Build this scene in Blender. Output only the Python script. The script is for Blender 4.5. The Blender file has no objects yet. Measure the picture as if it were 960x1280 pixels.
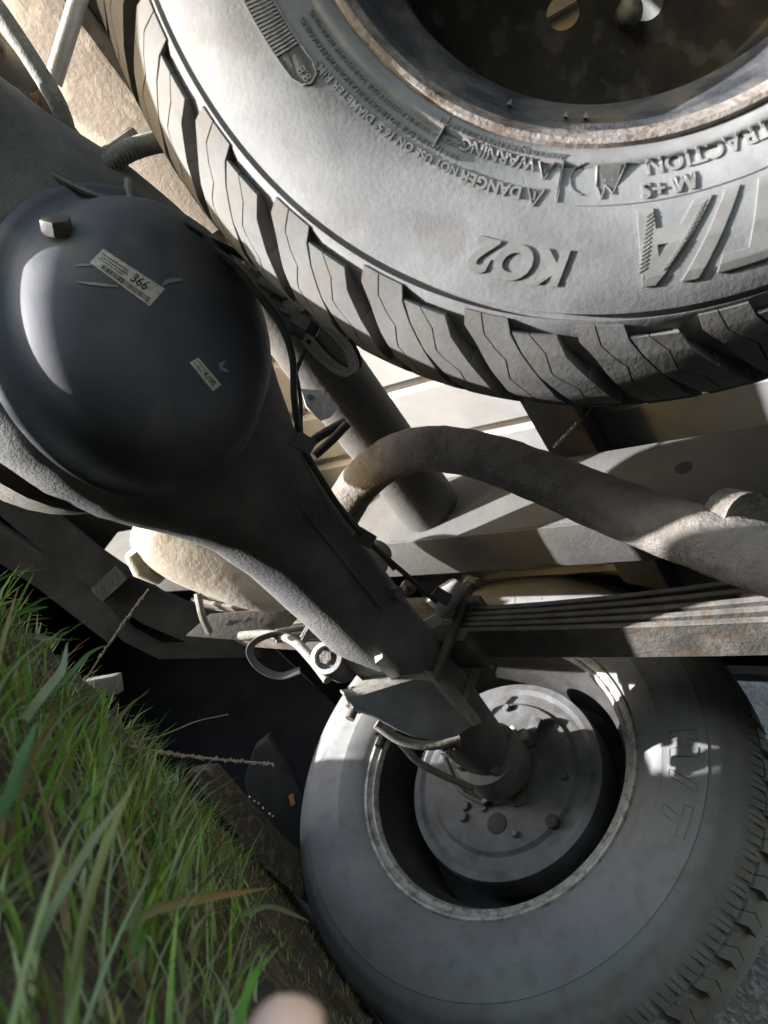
import bpy, bmesh, math, random
import numpy as np
from mathutils import Vector, Matrix, noise
from mathutils.bvhtree import BVHTree
random.seed(7); rng = np.random.default_rng(7)
S = bpy.context.scene
COL = S.collection
rad = math.radians

# ------------------------------------------------------------------ camera
PITCH, ROLL, F = 32.0, 11.0, 924.0
CAMH = 0.10
cam_rot = Matrix.Rotation(rad(90 + PITCH), 3, 'X')
tilt = Matrix.Rotation(rad(ROLL), 3, 'Y')
CR = tilt @ cam_rot                    # camera axes -> world
CL = Vector((0, 0, CAMH))
cd = bpy.data.cameras.new('camera'); cam = bpy.data.objects.new('camera', cd); COL.objects.link(cam)
cam.matrix_world = Matrix.Translation(CL) @ CR.to_4x4()
cd.sensor_fit = 'VERTICAL'; cd.sensor_height = 36.0; cd.lens = F / 1280 * 36.0
cd.clip_start = 0.01; cd.clip_end = 500
cd.dof.use_dof = True; cd.dof.focus_distance = 0.75; cd.dof.aperture_fstop = 10.0
S.camera = cam

# ------------------------------------------------------------------ light
SUN_CAM = Vector((-0.97, 0.09, 0.04)).normalized()
sun_dir = CR @ SUN_CAM
sun_dir.z = max(sun_dir.z, 0.09); sun_dir.normalize()
elev = math.asin(sun_dir.z); azim = math.atan2(sun_dir.x, sun_dir.y)
sd = bpy.data.lights.new('sun', 'SUN'); sd.energy = 3.1; sd.angle = rad(0.6); sd.color = (1.0, 0.99, 0.985)
so = bpy.data.objects.new('sun', sd); COL.objects.link(so)
so.rotation_mode = 'QUATERNION'; so.rotation_quaternion = sun_dir.to_track_quat('Z', 'Y')
W = bpy.data.worlds.new('World'); S.world = W; W.use_nodes = True
nt = W.node_tree; sky = nt.nodes.new('ShaderNodeTexSky'); sky.sky_type = 'NISHITA'; sky.sun_disc = False
sky.sun_elevation = elev; sky.sun_rotation = azim
nt.links.new(sky.outputs[0], nt.nodes['Background'].inputs[0]); nt.nodes['Background'].inputs[1].default_value = 0.15
S.cycles.max_bounces = 6; S.cycles.diffuse_bounces = 3; S.cycles.glossy_bounces = 2; S.cycles.transmission_bounces = 3; S.cycles.caustics_reflective = False
S.view_settings.view_transform = 'Standard'; S.view_settings.look = 'None'
S.view_settings.exposure = 2.65; S.view_settings.gamma = 1.0; S.view_settings.use_curve_mapping = False

# ------------------------------------------------------------------ frames
def orth(rows):
    u, s, v = np.linalg.svd(np.array(rows)); return Matrix((u @ v).tolist())
RT = orth([[0.7641, 0.1059, 0.6363], [0.5273, -0.6709, -0.5215], [0.3717, 0.734, -0.5685]])   # truck axes in camera axes
CW = Vector((0.1665, -0.3767, -1.1128))
def camp(px, py, d): return Vector(((px - 480) / F * d, (640 - py) / F * d, -d))
def PW(px, py, d): return CR @ camp(px, py, d) + CL           # world
def P(px, py, d): return RT @ (camp(px, py, d) - CW)           # truck frame (x rear, y wheel side, z up)
M_TRUCK = Matrix.Translation(CR @ CW + CL) @ (CR @ RT.transposed()).to_4x4()
def w2t(v): return M_TRUCK.inverted() @ v

# ------------------------------------------------------------------ materials
def mat(name, cols, scale=20, rough=0.75, metal=0.0, bump=0.25, bscale=120, spots=None, spot_scale=60, spot_amt=0.5, dist=0.004, contrast=(0.3, 0.7), spec=0.4, scratch=None):
    m = bpy.data.materials.new(name); m.use_nodes = True
    n = m.node_tree; N = n.nodes; L = n.links; b = N['Principled BSDF']
    tc = N.new('ShaderNodeTexCoord')
    a = N.new('ShaderNodeTexNoise'); a.inputs['Scale'].default_value = scale; a.inputs['Detail'].default_value = 5; a.inputs['Roughness'].default_value = 0.62
    L.new(tc.outputs['Object'], a.inputs['Vector'])
    r = N.new('ShaderNodeValToRGB'); L.new(a.outputs['Fac'], r.inputs['Fac'])
    e = r.color_ramp.elements; e[0].position = contrast[0]; e[1].position = contrast[1]
    e[0].color = (*cols[0], 1); e[1].color = (*cols[-1], 1)
    for i, c in enumerate(cols[1:-1]):
        k = e.new(contrast[0] + (contrast[1] - contrast[0]) * (i + 1) / (len(cols) - 1)); k.color = (*c, 1)
    out = r.outputs['Color']
    if spots:
        s = N.new('ShaderNodeTexNoise'); s.inputs['Scale'].default_value = spot_scale; s.inputs['Detail'].default_value = 3
        L.new(tc.outputs['Object'], s.inputs['Vector'])
        rr = N.new('ShaderNodeValToRGB'); L.new(s.outputs['Fac'], rr.inputs['Fac'])
        rr.color_ramp.elements[0].position = 0.53; rr.color_ramp.elements[1].position = 0.62
        rr.color_ramp.elements[1].color = (spot_amt,) * 3 + (1,)
        mx = N.new('ShaderNodeMix'); mx.data_type = 'RGBA'
        L.new(rr.outputs['Color'], mx.inputs[0]); L.new(out, mx.inputs[6]); mx.inputs[7].default_value = (*spots, 1)
        out = mx.outputs[2]
    if scratch:
        v = N.new('ShaderNodeTexVoronoi'); v.inputs['Scale'].default_value = 240
        L.new(tc.outputs['Object'], v.inputs['Vector'])
        rr = N.new('ShaderNodeValToRGB'); L.new(v.outputs['Distance'], rr.inputs['Fac'])
        rr.color_ramp.elements[0].position = 0.09; rr.color_ramp.elements[0].color = (0.45,) * 3 + (1,)
        rr.color_ramp.elements[1].position = 0.22; rr.color_ramp.elements[1].color = (0, 0, 0, 1)
        mx = N.new('ShaderNodeMix'); mx.data_type = 'RGBA'
        L.new(rr.outputs['Color'], mx.inputs[0]); L.new(out, mx.inputs[6]); mx.inputs[7].default_value = (*scratch, 1)
        out = mx.outputs[2]
    L.new(out, b.inputs['Base Color'])
    b.inputs['Roughness'].default_value = rough; b.inputs['Metallic'].default_value = metal
    b.inputs['Specular IOR Level'].default_value = spec
    rm = N.new('ShaderNodeMapRange'); L.new(a.outputs['Fac'], rm.inputs[0]); rm.inputs[3].default_value = max(0.05, rough - 0.15); rm.inputs[4].default_value = min(1, rough + 0.15)
    L.new(rm.outputs[0], b.inputs['Roughness'])
    if bump:
        bn = N.new('ShaderNodeTexNoise'); bn.inputs['Scale'].default_value = bscale; bn.inputs['Detail'].default_value = 4; bn.inputs['Roughness'].default_value = 0.65
        L.new(tc.outputs['Object'], bn.inputs['Vector'])
        bp = N.new('ShaderNodeBump'); bp.inputs['Strength'].default_value = bump; bp.inputs['Distance'].default_value = dist
        L.new(bn.outputs['Fac'], bp.inputs['Height']); L.new(bp.outputs[0], b.inputs['Normal'])
    return m
M = {}
M['tyre'] = mat('spare_tyre_rubber', [(.155, .155, .16), (.215, .215, .22), (.27, .27, .275)], 14, .8, bump=.11, bscale=260, spots=(.15, .135, .125), spot_scale=30, spot_amt=.35, dist=.003)
M['tread'] = mat('tread_rubber', [(.115, .112, .110), (.185, .182, .178)], 18, .85, bump=.1, bscale=220, spots=(.16, .145, .125), spot_scale=24, spot_amt=.5)
M['letter'] = mat('lettering_rubber', [(.17, .165, .16), (.26, .255, .25)], 30, .6, bump=.05)
M['letterd'] = mat('dark_rubber', [(.06, .058, .056), (.10, .098, .095)], 30, .6, bump=.1)
M['wtyre'] = mat('rear_tyre_rubber', [(.13, .132, .137), (.17, .17, .172), (.205, .205, .20)], 9, .72, bump=.12, bscale=300, spots=(.13, .11, .09), spot_scale=40, spot_amt=.4, dist=.0015, scratch=(.2, .2, .2))
M['rim'] = mat('rusty_wheel_steel', [(.035, .032, .03), (.07, .06, .052), (.16, .11, .08)], 16, .6, .3, .3, 90, spots=(.22, .2, .19), spot_scale=35, spot_amt=.4, contrast=(.35, .8))
M['barrel'] = mat('spare_barrel_steel', [(.030, .032, .038), (.06, .062, .07), (.13, .12, .115), (.17, .11, .07)], 14, .65, .2, .4, 90, contrast=(.38, .68))
M['flange'] = mat('rusty_flange', [(.10, .065, .045), (.28, .25, .23), (.36, .32, .29)], 60, .6, .2, .35, 260, spots=(.12, .075, .06), spot_scale=120, spot_amt=.6)
M['rim2'] = mat('grey_rim_steel', [(.16, .155, .14), (.33, .32, .29), (.40, .39, .35)], 40, .6, .2, .3, 200, spots=(.10, .085, .07), spot_scale=90, spot_amt=.6)
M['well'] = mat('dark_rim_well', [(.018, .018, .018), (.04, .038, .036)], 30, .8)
M['plate'] = mat('dusty_backing_plate', [(.06, .058, .056), (.098, .098, .10), (.13, .135, .145)], 18, .75, .1, .3, 150, spots=(.04, .038, .036), spot_scale=22, spot_amt=.45)
M['dust'] = mat('dusty_chassis', [(.13, .12, .105), (.21, .195, .17), (.27, .25, .22)], 14, .85, bump=.3, bscale=150, spots=(.10, .085, .07), spot_scale=50, spot_amt=.5)
M['tan'] = mat('tan_mud_steel', [(.14, .12, .10), (.22, .19, .16)], 14, .9, bump=.3, bscale=140, spots=(.45, .4, .33), spot_scale=30, spot_amt=.4)
M['mud'] = mat('caked_mud', [(.16, .11, .075), (.33, .25, .18), (.45, .38, .30)], 26, .95, bump=1.0, bscale=70, dist=.02)
M['diff'] = mat('dark_navy_housing', [(.045, .048, .066), (.070, .073, .092), (.125, .124, .132)], 7, .68, .0, .12, 260, spots=(.15, .145, .14), spot_scale=9, spot_amt=.6, dist=.0015, scratch=(.12, .11, .11), contrast=(.3, .75))
M['axle'] = mat('dusty_black_axle', [(.07, .07, .078), (.125, .125, .128), (.20, .195, .19)], 12, .75, .1, .35, 260, spots=(.15, .14, .13), spot_scale=60, spot_amt=.35, scratch=(.2, .19, .18))
M['rust'] = mat('rusty_pipe', [(.12, .105, .092), (.17, .152, .137), (.22, .20, .182)], 28, .9, .05, .8, 170, spots=(.11, .085, .068), spot_scale=45, spot_amt=.5, dist=.006)
M['bed'] = mat('bed_paint', [(.25, .255, .265), (.36, .365, .375)], 9, .5, .1, .08, 90, spots=(.28, .26, .24), spot_scale=12, spot_amt=.4)
M['rail'] = mat('frame_rail', [(.065, .063, .060), (.115, .111, .105)], 10, .85, .0, .25, 120, spots=(.09, .08, .07), spot_scale=26, spot_amt=.5)
M['spring'] = mat('spring_steel', [(.065, .06, .054), (.115, .105, .095), (.19, .165, .14)], 24, .75, .2, .4, 150, spots=(.12, .07, .04), spot_scale=32, spot_amt=.4)
M['black'] = mat('black_plastic', [(.012, .012, .013), (.03, .03, .03)], 30, .5, bump=.15)
M['cable'] = mat('cable_sheath', [(.03, .03, .03), (.08, .078, .072)], 60, .55, bump=.2)
M['hose'] = mat('grey_hose', [(.15, .145, .13), (.28, .27, .24)], 60, .8, bump=.5, bscale=200)
M['tank'] = mat('tank_shell', [(.24, .20, .155), (.36, .325, .28), (.48, .46, .43)], 12, .6, .0, .3, 80, spots=(.2, .15, .1), spot_scale=20, spot_amt=.6)
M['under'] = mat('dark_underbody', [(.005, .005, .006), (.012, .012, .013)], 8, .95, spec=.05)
M['underg'] = mat('shaded_underbody', [(.018, .018, .02), (.05, .05, .05)], 8, .95, spec=.1)  # near black: shade on the forward frame put into the colour
M['steel'] = mat('pale_steel_lit_stop', [(.35, .34, .32), (.55, .54, .52)], 40, .45, .3, .2)
M['white'] = mat('white_plastic_lit_coil', [(.7, .7, .68), (.8, .8, .78)], 30, .5)
M['sticker'] = mat('dirty_sticker', [(.42, .40, .37), (.60, .58, .55)], 60, .6, bump=.1, spots=(.25, .22, .2), spot_scale=220, spot_amt=.5)
M['ink'] = mat('ink', [(.03, .03, .03), (.06, .06, .06)], 60, .7, bump=0)
M['chalk'] = mat('blue_paint_mark', [(.12, .2, .28), (.2, .3, .4)], 120, .8, bump=.1)
M['scuff'] = mat('scuff', [(.20, .19, .18), (.3, .29, .27)], 120, .8, bump=.1)
M['soil'] = mat('soil', [(.03, .024, .018), (.07, .056, .042), (.12, .10, .08)], 9, .95, bump=1.0, bscale=60, dist=.02, spots=(.2, .18, .14), spot_scale=60, spot_amt=.5)
M['straw'] = mat('dry_stem', [(.22, .17, .11), (.35, .28, .2)], 150, .8, bump=.4, bscale=400)
M['skin'] = mat('skin', [(.68, .42, .32), (.80, .54, .43)], 60, .5, bump=.15, bscale=300, dist=.001)
M['glint'] = mat('painted_glint', [(.7, .7, .7), (.8, .8, .8)], 30, .2)
M['orange'] = mat('orange_glint', [(.25, .1, .03), (.4, .18, .05)], 80, .7)

def grassmat():
    m = bpy.data.materials.new('grass_leaf'); m.use_nodes = True; n = m.node_tree; N = n.nodes; L = n.links; b = N['Principled BSDF']
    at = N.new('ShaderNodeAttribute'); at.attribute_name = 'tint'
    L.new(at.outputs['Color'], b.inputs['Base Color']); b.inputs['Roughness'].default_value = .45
    tr = N.new('ShaderNodeBsdfTranslucent'); L.new(at.outputs['Color'], tr.inputs['Color'])
    mx = N.new('ShaderNodeMixShader'); mx.inputs[0].default_value = .35
    L.new(b.outputs[0], mx.inputs[1]); L.new(tr.outputs[0], mx.inputs[2]); L.new(mx.outputs[0], N['Material Output'].inputs['Surface'])
    return m
M['grass'] = grassmat()

# ------------------------------------------------------------------ mesh helpers
class MB:
    def __init__(s): s.v = []; s.f = []
    def add(s, vs, fs):
        o = len(s.v); s.v += [tuple(v) for v in vs]; s.f += [tuple(i + o for i in f) for f in fs]; return s
    def tube(s, pts, r, seg=14, cap=True, flat=1.0):
        pts = [Vector(p) for p in pts]; n = len(pts)
        rs = r if isinstance(r, (list, tuple)) else [r] * n
        t0 = (pts[1] - pts[0]).normalized(); up = Vector((0, 0, 1)) if abs(t0.z) < .9 else Vector((1, 0, 0))
        a = t0.cross(up).normalized(); vs = []; fs = []
        for i, p in enumerate(pts):
            t = (pts[min(i + 1, n - 1)] - pts[max(i - 1, 0)]).normalized()
            a = (a - t * a.dot(t)).normalized(); b = t.cross(a)
            for k in range(seg):
                an = 2 * math.pi * k / seg
                vs.append(p + (a * math.cos(an) + b * math.sin(an) * flat) * rs[i])
        for i in range(n - 1):
            for k in range(seg):
                k2 = (k + 1) % seg; fs.append((i * seg + k, i * seg + k2, (i + 1) * seg + k2, (i + 1) * seg + k))
        if cap: fs.append(tuple(range(seg))[::-1]); fs.append(tuple((n - 1) * seg + k for k in range(seg)))
        return s.add(vs, fs)
    def box(s, c, ax, ay, az):                      # centre + three half axes
        c, ax, ay, az = map(Vector, (c, ax, ay, az))
        vs = [c + ax * i + ay * j + az * k for k in (-1, 1) for j in (-1, 1) for i in (-1, 1)]
        return s.add(vs, [(0, 2, 3, 1), (4, 5, 7, 6), (0, 1, 5, 4), (2, 6, 7, 3), (0, 4, 6, 2), (1, 3, 7, 5)])
    def prism(s, pts, off):                          # polygon extruded by off
        n = len(pts); off = Vector(off); pts = [Vector(p) for p in pts]
        vs = pts + [p + off for p in pts]
        return s.add(vs, [tuple(range(n)), tuple(range(2 * n - 1, n - 1, -1))] + [(i, n + i, n + (i + 1) % n, (i + 1) % n) for i in range(n)])
    def grid(s, rows, close=False):
        nr, nc = len(rows), len(rows[0]); vs = [v for r in rows for v in r]; fs = []
        for i in range(nr - 1):
            for j in range(nc if close else nc - 1):
                k = (j + 1) % nc; fs.append((i * nc + j, i * nc + k, (i + 1) * nc + k, (i + 1) * nc + j))
        return s.add(vs, fs)
    def revolve(s, prof, seg=96, a0=0, a1=2 * math.pi, fr=None):       # prof (r,w) about local z
        full = abs(a1 - a0 - 2 * math.pi) < 1e-6; n = seg if full else seg + 1
        rows = []
        for r, w in prof:
            row = []
            for k in range(n):
                a = a0 + (a1 - a0) * k / seg; v = Vector((r * math.cos(a), r * math.sin(a), w)); row.append(fr @ v if fr else v)
            rows.append(row)
        return s.grid(rows, full)
    def mesh(s, name, m, smooth=True, angle=40, bevel=0):
        me = bpy.data.meshes.new(name); me.from_pydata([tuple(v) for v in s.v], [], s.f)
        bm = bmesh.new(); bm.from_mesh(me)
        bmesh.ops.recalc_face_normals(bm, faces=bm.faces)
        if bevel:
            es = [e for e in bm.edges if len(e.link_faces) == 2 and e.calc_face_angle(0) > rad(35)]
            bmesh.ops.bevel(bm, geom=es, offset=bevel, segments=2, affect='EDGES', profile=.6)
        bm.to_mesh(me); bm.free()
        me.materials.append(m)
        if smooth:
            me.polygons.foreach_set('use_smooth', [True] * len(me.polygons))
            me.set_sharp_from_angle(angle=rad(angle))
        return me
    def build(s, name, m, parent=None, **k):
        o = bpy.data.objects.new(name, s.mesh(name, m, **k)); COL.objects.link(o)
        if parent: o.parent = parent
        return o
def tag(o, label=None, cat=None, group=None, kind=None):
    for k, v in (('label', label), ('category', cat), ('group', group), ('kind', kind)):
        if v: o[k] = v
    return o
def spline(pts, n=8):                                # Catmull-Rom
    pts = [Vector(p) for p in pts]; out = []
    q = [pts[0] * 2 - pts[1]] + pts + [pts[-1] * 2 - pts[-2]]
    for i in range(1, len(q) - 2):
        for k in range(n):
            t = k / n; a, b, c, d = q[i - 1:i + 3]
            out.append(.5 * ((2 * b) + (c - a) * t + (2 * a - 5 * b + 4 * c - d) * t * t + (3 * b - a - 3 * c + d) * t ** 3))
    out.append(pts[-1]); return out
def PP(*l): return [P(*q) for q in l]
AWAY = RT @ Vector((0, 0, -1))                       # away from viewer, truck frame
UPI = RT @ Vector((0, 1, 0)); RTI = RT @ Vector((1, 0, 0))
def empty(name, mw, parent=None):
    o = bpy.data.objects.new(name, None); COL.objects.link(o); o.empty_display_size = .1
    if parent: o.parent = parent
    o.matrix_local = mw; return o
def roughen(o, amp, sc, sub=0):
    me = o.data
    if sub:
        bm = bmesh.new(); bm.from_mesh(me); bmesh.ops.subdivide_edges(bm, edges=bm.edges, cuts=sub, use_grid_fill=True); bm.to_mesh(me); bm.free()
    for v in me.vertices:
        v.co += v.normal * amp * noise.fractal(v.co * sc, 1.0, 2.0, 4)

# ================================================================== GROUND
A_ = PW(0, 752, .60); B_ = PW(385, 1135, 1.42)
dAB = Vector((B_.x - A_.x, B_.y - A_.y, 0)); LAB = dAB.length; dAB.normalize(); nAB = Vector((dAB.y, -dAB.x, 0))
def hgt(x, y, fine=True):
    v = (x - A_.x) * dAB.x + (y - A_.y) * dAB.y
    u = (x - A_.x) * nAB.x + (y - A_.y) * nAB.y
    t = v / LAB
    zc = A_.z + (B_.z - A_.z) * max(0, min(t, 1.1))
    if t < -.25: zc -= 0
    if t > 1.1: zc -= (t - 1.1) * .2
    if u > 0: z = zc - 1.75 * u
    else: z = zc + .02 * max(u, -.6) - .02
    floor = -.12 - .35 * max(0, x)
    sm = lambda a, b: max(0, min(1, (y - a) / (b - a)))
    shade_ridge = .61 - .09 * sm(.72, .79) + .13 * sm(.89, .96) + .03 * noise.noise(Vector((x * 2, y * 9, 5))) + (1.2 * min(1, (y - 1.25) / .6) if y > 1.25 else 0)  # unseen ridge added left of view, its crest shaped to cast shade
    if u < 0 and x < -.62: z = max(z, min(shade_ridge, z + (-.62 - x) * (1.6 + 2.4 * sm(1.4, 1.8))))
    z = max(z, floor + .0) if u > 0 else z
    # far bank of the ditch
    far = y - 1.9 - 2.4 * max(0, -x - .4)
    if far > 0: z += min(2.4, far * 2.2)
    if x < -1.4: z = z * max(0, 1 - (-x - 1.4) / 1.5) if far <= 0 else z
    z += .018 * noise.noise(Vector((x * 5, y * 5, 0))) + .012 * noise.noise(Vector((x * 14, y * 14, 3)))
    if fine: z += .006 * noise.noise(Vector((x * 45, y * 45, 7)))
    return z
def warp(c, half, k, n):
    return [c + half * math.sinh(k * (2 * i / n - 1)) / math.sinh(k) for i in range(n + 1)]
xs = warp(-.2, 60, 7.2, 230); ys = warp(.8, 60, 7.2, 230)
g = MB(); g.grid([[Vector((x, y, hgt(x, y))) for x in xs] for y in ys])
tag(g.build('ground', M['soil'], angle=80), kind='structure', label='dark earth bank and ditch under and beside the truck')

# ================================================================== SPARE WHEEL
def tyre_profile(R, wd, bead=.2225, groove=True):
    k = (R - .335) / .085; w2 = -wd
    p = [(bead - .006, -.01), (bead, .002), (.229, .006), (.232, .0085), (.2345, .0085), (.237, .0072), (.25, .0155), (.27, .0205), (.29, .0225), (.31, .0215), (.325, .0175)]
    if groove: p += [(.3328, .0142), (.3333, .0085), (.3372, .0080), (.3377, .0118)]
    p += [(.335 + .006 * k, .0100), (.335 + .014 * k, .0010), (.335 + .027 * k, -.016), (.335 + .046 * k, -.036), (.335 + .060 * k, -.064), (.335 + .067 * k, -.10), (.335 + .069 * k, w2 / 2)]
    return p + [(r, w2 - w) for r, w in reversed(p[:-1])]
def crown(R, wd):                                    # tread surface, list of (r,w) from the sidewall to the middle
    k = (R - .335) / .085
    return [(.335 + .006 * k, .0115), (.335 + .016 * k, .0085), (.335 + .030 * k, .0015), (.335 + .048 * k, -.012), (.335 + .066 * k, -.034), (.335 + .078 * k, -.064), (.335 + .0835 * k, -.10), (.335 + .085 * k, -wd / 2)]
def crown_map(R, wd):
    c = crown(R, wd); c = c + [(r, -wd - w) for r, w in reversed(c[:-1])]
    t = [0]
    for a, b in zip(c, c[1:]): t.append(t[-1] + math.hypot(b[0] - a[0], b[1] - a[1]))
    def f(s, tt, depth=0):                           # s metres round, tt metres across
        tt = max(0, min(tt, t[-1] - 1e-6)); i = 0
        while t[i + 1] < tt: i += 1
        q = (tt - t[i]) / (t[i + 1] - t[i]); r = c[i][0] + (c[i + 1][0] - c[i][0]) * q; w = c[i][1] + (c[i + 1][1] - c[i][1]) * q
        nx, ny = (c[i + 1][1] - c[i][1]), -(c[i + 1][0] - c[i][0]); l = math.hypot(nx, ny); nx, ny = -nx / l, -ny / l
        r -= nx * depth; w -= ny * depth
        a = s / R; return Vector((r * math.cos(a), r * math.sin(a), w))
    return f, t[-1]
def strip_block(mb, f, left, right, top=0.0, bot=.010):
    # left/right : list of (s,t) with equal t rows
    rows_t, rows_b = [], []
    nn = 3
    for (s0, t0), (s1, t1) in zip(left, right):
        rows_t.append([f(s0 + (s1 - s0) * k / nn, t0 + (t1 - t0) * k / nn, top) for k in range(nn + 1)])
        rows_b.append([f(s0 + (s1 - s0) * k / nn, t0 + (t1 - t0) * k / nn, bot) for k in range(nn + 1)])
    m = len(rows_t); w = nn + 1
    vs = [v for r in rows_t for v in r] + [v for r in rows_b for v in r]; fs = []
    o = m * w
    for i in range(m - 1):
        for j in range(nn): fs.append((i * w + j, i * w + j + 1, (i + 1) * w + j + 1, (i + 1) * w + j))
        fs.append((i * w, (i + 1) * w, o + (i + 1) * w, o + i * w)); fs.append((i * w + nn, o + i * w + nn, o + (i + 1) * w + nn, (i + 1) * w + nn))
    for j in range(nn):
        fs.append((j, o + j, o + j + 1, j + 1)); i = (m - 1) * w; fs.append((i + j, i + j + 1, o + i + j + 1, o + i + j))
    mb.add(vs, fs)
def lerp_rows(poly, ts):
    out = []
    for t in ts:
        for (s0, t0), (s1, t1) in zip(poly, poly[1:]):
            if t0 <= t <= t1 or t < poly[0][1] or (t > poly[-1][1] and (s1, t1) == poly[-1]):
                q = (t - t0) / (t1 - t0) if t1 != t0 else 0; out.append((s0 + (s1 - s0) * q, t)); break
    return out
def block_rows(left, right, n):
    t0 = left[0][1]; t1 = left[-1][1]; ts = sorted(set([t0 + (t1 - t0) * k / n for k in range(n + 1)] + [p[1] for p in left] + [p[1] for p in right if t0 <= p[1] <= t1]))
    return lerp_rows(left, ts), lerp_rows(right, ts)
def make_block(name, R, wd, left, right, sipe, cuts, off, base, mate, mirror=False):
    f, tot = crown_map(R, wd); mb = MB()
    g_ = .0007
    def ff(s, t, d=0): return f(-s if mirror else s, tot - t if mirror else t, d)
    sl = [(s - g_, t) for s, t in sipe]; sr = [(s + g_, t) for s, t in sipe]
    for a, b in ((left, sl), (sr, right)):
        A, B = block_rows(a, b, 7); strip_block(mb, ff, A, B, off, base)
    return mb.mesh(name, mate, angle=30)
PITCHN = 26
def tread(parent, R, wd, n_from, n_to, mate, mats_count=PITCHN):
    L_ = 2 * math.pi * R / PITCHN                    # metres per pitch
    f, tot = crown_map(R, wd); h = tot / 2
    e1 = h * .60                                      # inner edge of the shoulder row
    def zig(s, t0, t1, amp, n, slope):
        return [(s + slope * (k / n) + (amp if k % 2 else -amp), t0 + (t1 - t0) * k / n) for k in range(n + 1)]
    kinds = []
    # two slanted shoulder blocks a pitch, one broad groove and one tapering cut between them
    def sk(t): return .80 * max(0.0, min(t, .092) - .010)
    def ed(lst): return [(s0 + sk(t), t) for s0, t in lst]
    Ll = ed([(.004, .0), (.006, .012), (.0095, .026), (.007, .05), (.003, .074), (.006, e1)])
    Lr = ed([(.044, .0), (.0475, .012), (.0475, .026), (.0475, .05), (.044, .070), (.040, e1)])
    sip = ed([(.020, 0), (.022, .016), (.029, .036), (.018, .058), (.021, .076), (.016, e1)])
    kinds.append(('tread_block', Ll, Lr, sip, 0.0))
    Ml = ed([(.0505, .010), (.0495, .026), (.0495, .05), (.0510, .070), (.0520, e1)])
    Mr = ed([(.0900, .010), (.0870, .026), (.0905, .05), (.0885, .074), (.0860, e1)])
    sp2 = ed([(.066, .010), (.071, .024), (.063, .044), (.072, .062), (.066, e1)])
    kinds.append(('tread_block', Ml, Mr, sp2, 0.0))
    c0, c1 = e1 + .007, h - .003
    Cl = [(.018, c0), (.028, (c0 + c1) / 2), (.022, c1)]; Cr = [(.060, c0), (.072, (c0 + c1) / 2), (.064, c1)]
    kinds.append(('tread_block', Cl, Cr, [(.040, c0), (.046, (c0 + c1) / 2 - .004), (.050, (c0 + c1) / 2 + .004), (.042, c1)], 0.0))
    Dl = [(.070, c0), (.080, (c0 + c1) / 2), (.072, c1)]; Dr = [(.070 + .038, c0), (.118, (c0 + c1) / 2), (.110, c1)]
    kinds.append(('tread_block', Dl, Dr, [(.088, c0), (.097, (c0 + c1) / 2), (.090, c1)], 0.0))
    # small raised lug on the sidewall between blocks
    for mir in (False, True):
        for nm, l, r, sp, off in kinds:
            k = L_ / .1015
            sc = lambda q: [(s * k, t) for s, t in q]
            me = make_block(nm, R, wd, sc(l), sc(r), sc(sp), None, off, .016, mate, mir)
            for i in range(n_from, n_to):
                o = bpy.data.objects.new(nm, me); COL.objects.link(o); o.parent = parent
                o.rotation_euler = (0, 0, i * 2 * math.pi / PITCHN)
R_SP, W_SP = .420, .235
RS_rows = orth([[0.9231, 0.2501, 0.292], [-0.3228, 0.9168, 0.235], [-0.2089, -0.3112, 0.9271]])
CS = Vector((.147, .461, -.435))
SSC = .90
M_SPARE = Matrix.Translation(CR @ (CS * SSC) + CL) @ (CR @ RS_rows.transposed()).to_4x4() @ Matrix.Scale(SSC, 4)
spare = empty('spare_wheel', M_SPARE)
tag(spare, 'big dusty spare wheel with chunky tread, hung under the truck bed', 'spare wheel')
prof = tyre_profile(R_SP, W_SP)
ty = MB().revolve(prof, 300).build('tyre', M['tyre'], spare, angle=50)
# jagged flash beside the moulding groove
tread(spare, R_SP, W_SP, 0, PITCHN, M['tread'])
rl = MB().revolve([(.2205, -.006), (.2235, -.002), (.2240, .003), (.2215, .006), (.2180, .0055), (.2150, .001), (.2120, -.004)], 200).build('rim_flange', M['flange'], spare)
rb = MB().revolve([(.2120, -.004), (.2065, -.012), (.2045, -.030), (.1985, -.040), (.1960, -.046), (.1860, -.066), (.1840, -.072), (.1830, -.150), (.1800, -.180), (.1730, -.200), (.160, -.215), (.15, -.225)], 200).build('rim_barrel', M['barrel'], spare, angle=60)
def disc_with_holes(name, R, holes, thick, m, parent, z, dish=0):
    cu = bpy.data.curves.new(name, 'CURVE'); cu.dimensions = '2D'; cu.fill_mode = 'BOTH'; cu.extrude = thick
    for cx, cy, r, n in [(0, 0, R, 64)] + holes:
        sp = cu.splines.new('POLY'); sp.points.add(n - 1); sp.use_cyclic_u = True
        for k in range(n):
            a = 2 * math.pi * k / n; sp.points[k].co = (cx + r * math.cos(a), cy + r * math.sin(a), 0, 1)
    tmp = bpy.data.objects.new(name, cu); COL.objects.link(tmp)
    bpy.context.view_layer.update()
    me = bpy.data.meshes.new_from_object(tmp.evaluated_get(bpy.context.evaluated_depsgraph_get()))
    bpy.data.objects.remove(tmp)
    me.name = name; me.materials.clear(); me.materials.append(m)
    o = bpy.data.objects.new(name, me); COL.objects.link(o); o.parent = parent; o.location = (0, 0, z); return o
holes = [(.092 * math.cos(rad(a)), .092 * math.sin(rad(a)), .0145, 24) for a in range(-174, 186, 45)] + [(0, 0, .052, 40)]
holes += [(.064 * math.cos(rad(a)), .064 * math.sin(rad(a)), .005, 14) for a in range(30, 390, 60)]
wd_ = disc_with_holes('wheel_disc', .172, holes, .003, M['rim'], spare, -.205)
SI = M_SPARE.inverted()
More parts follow.
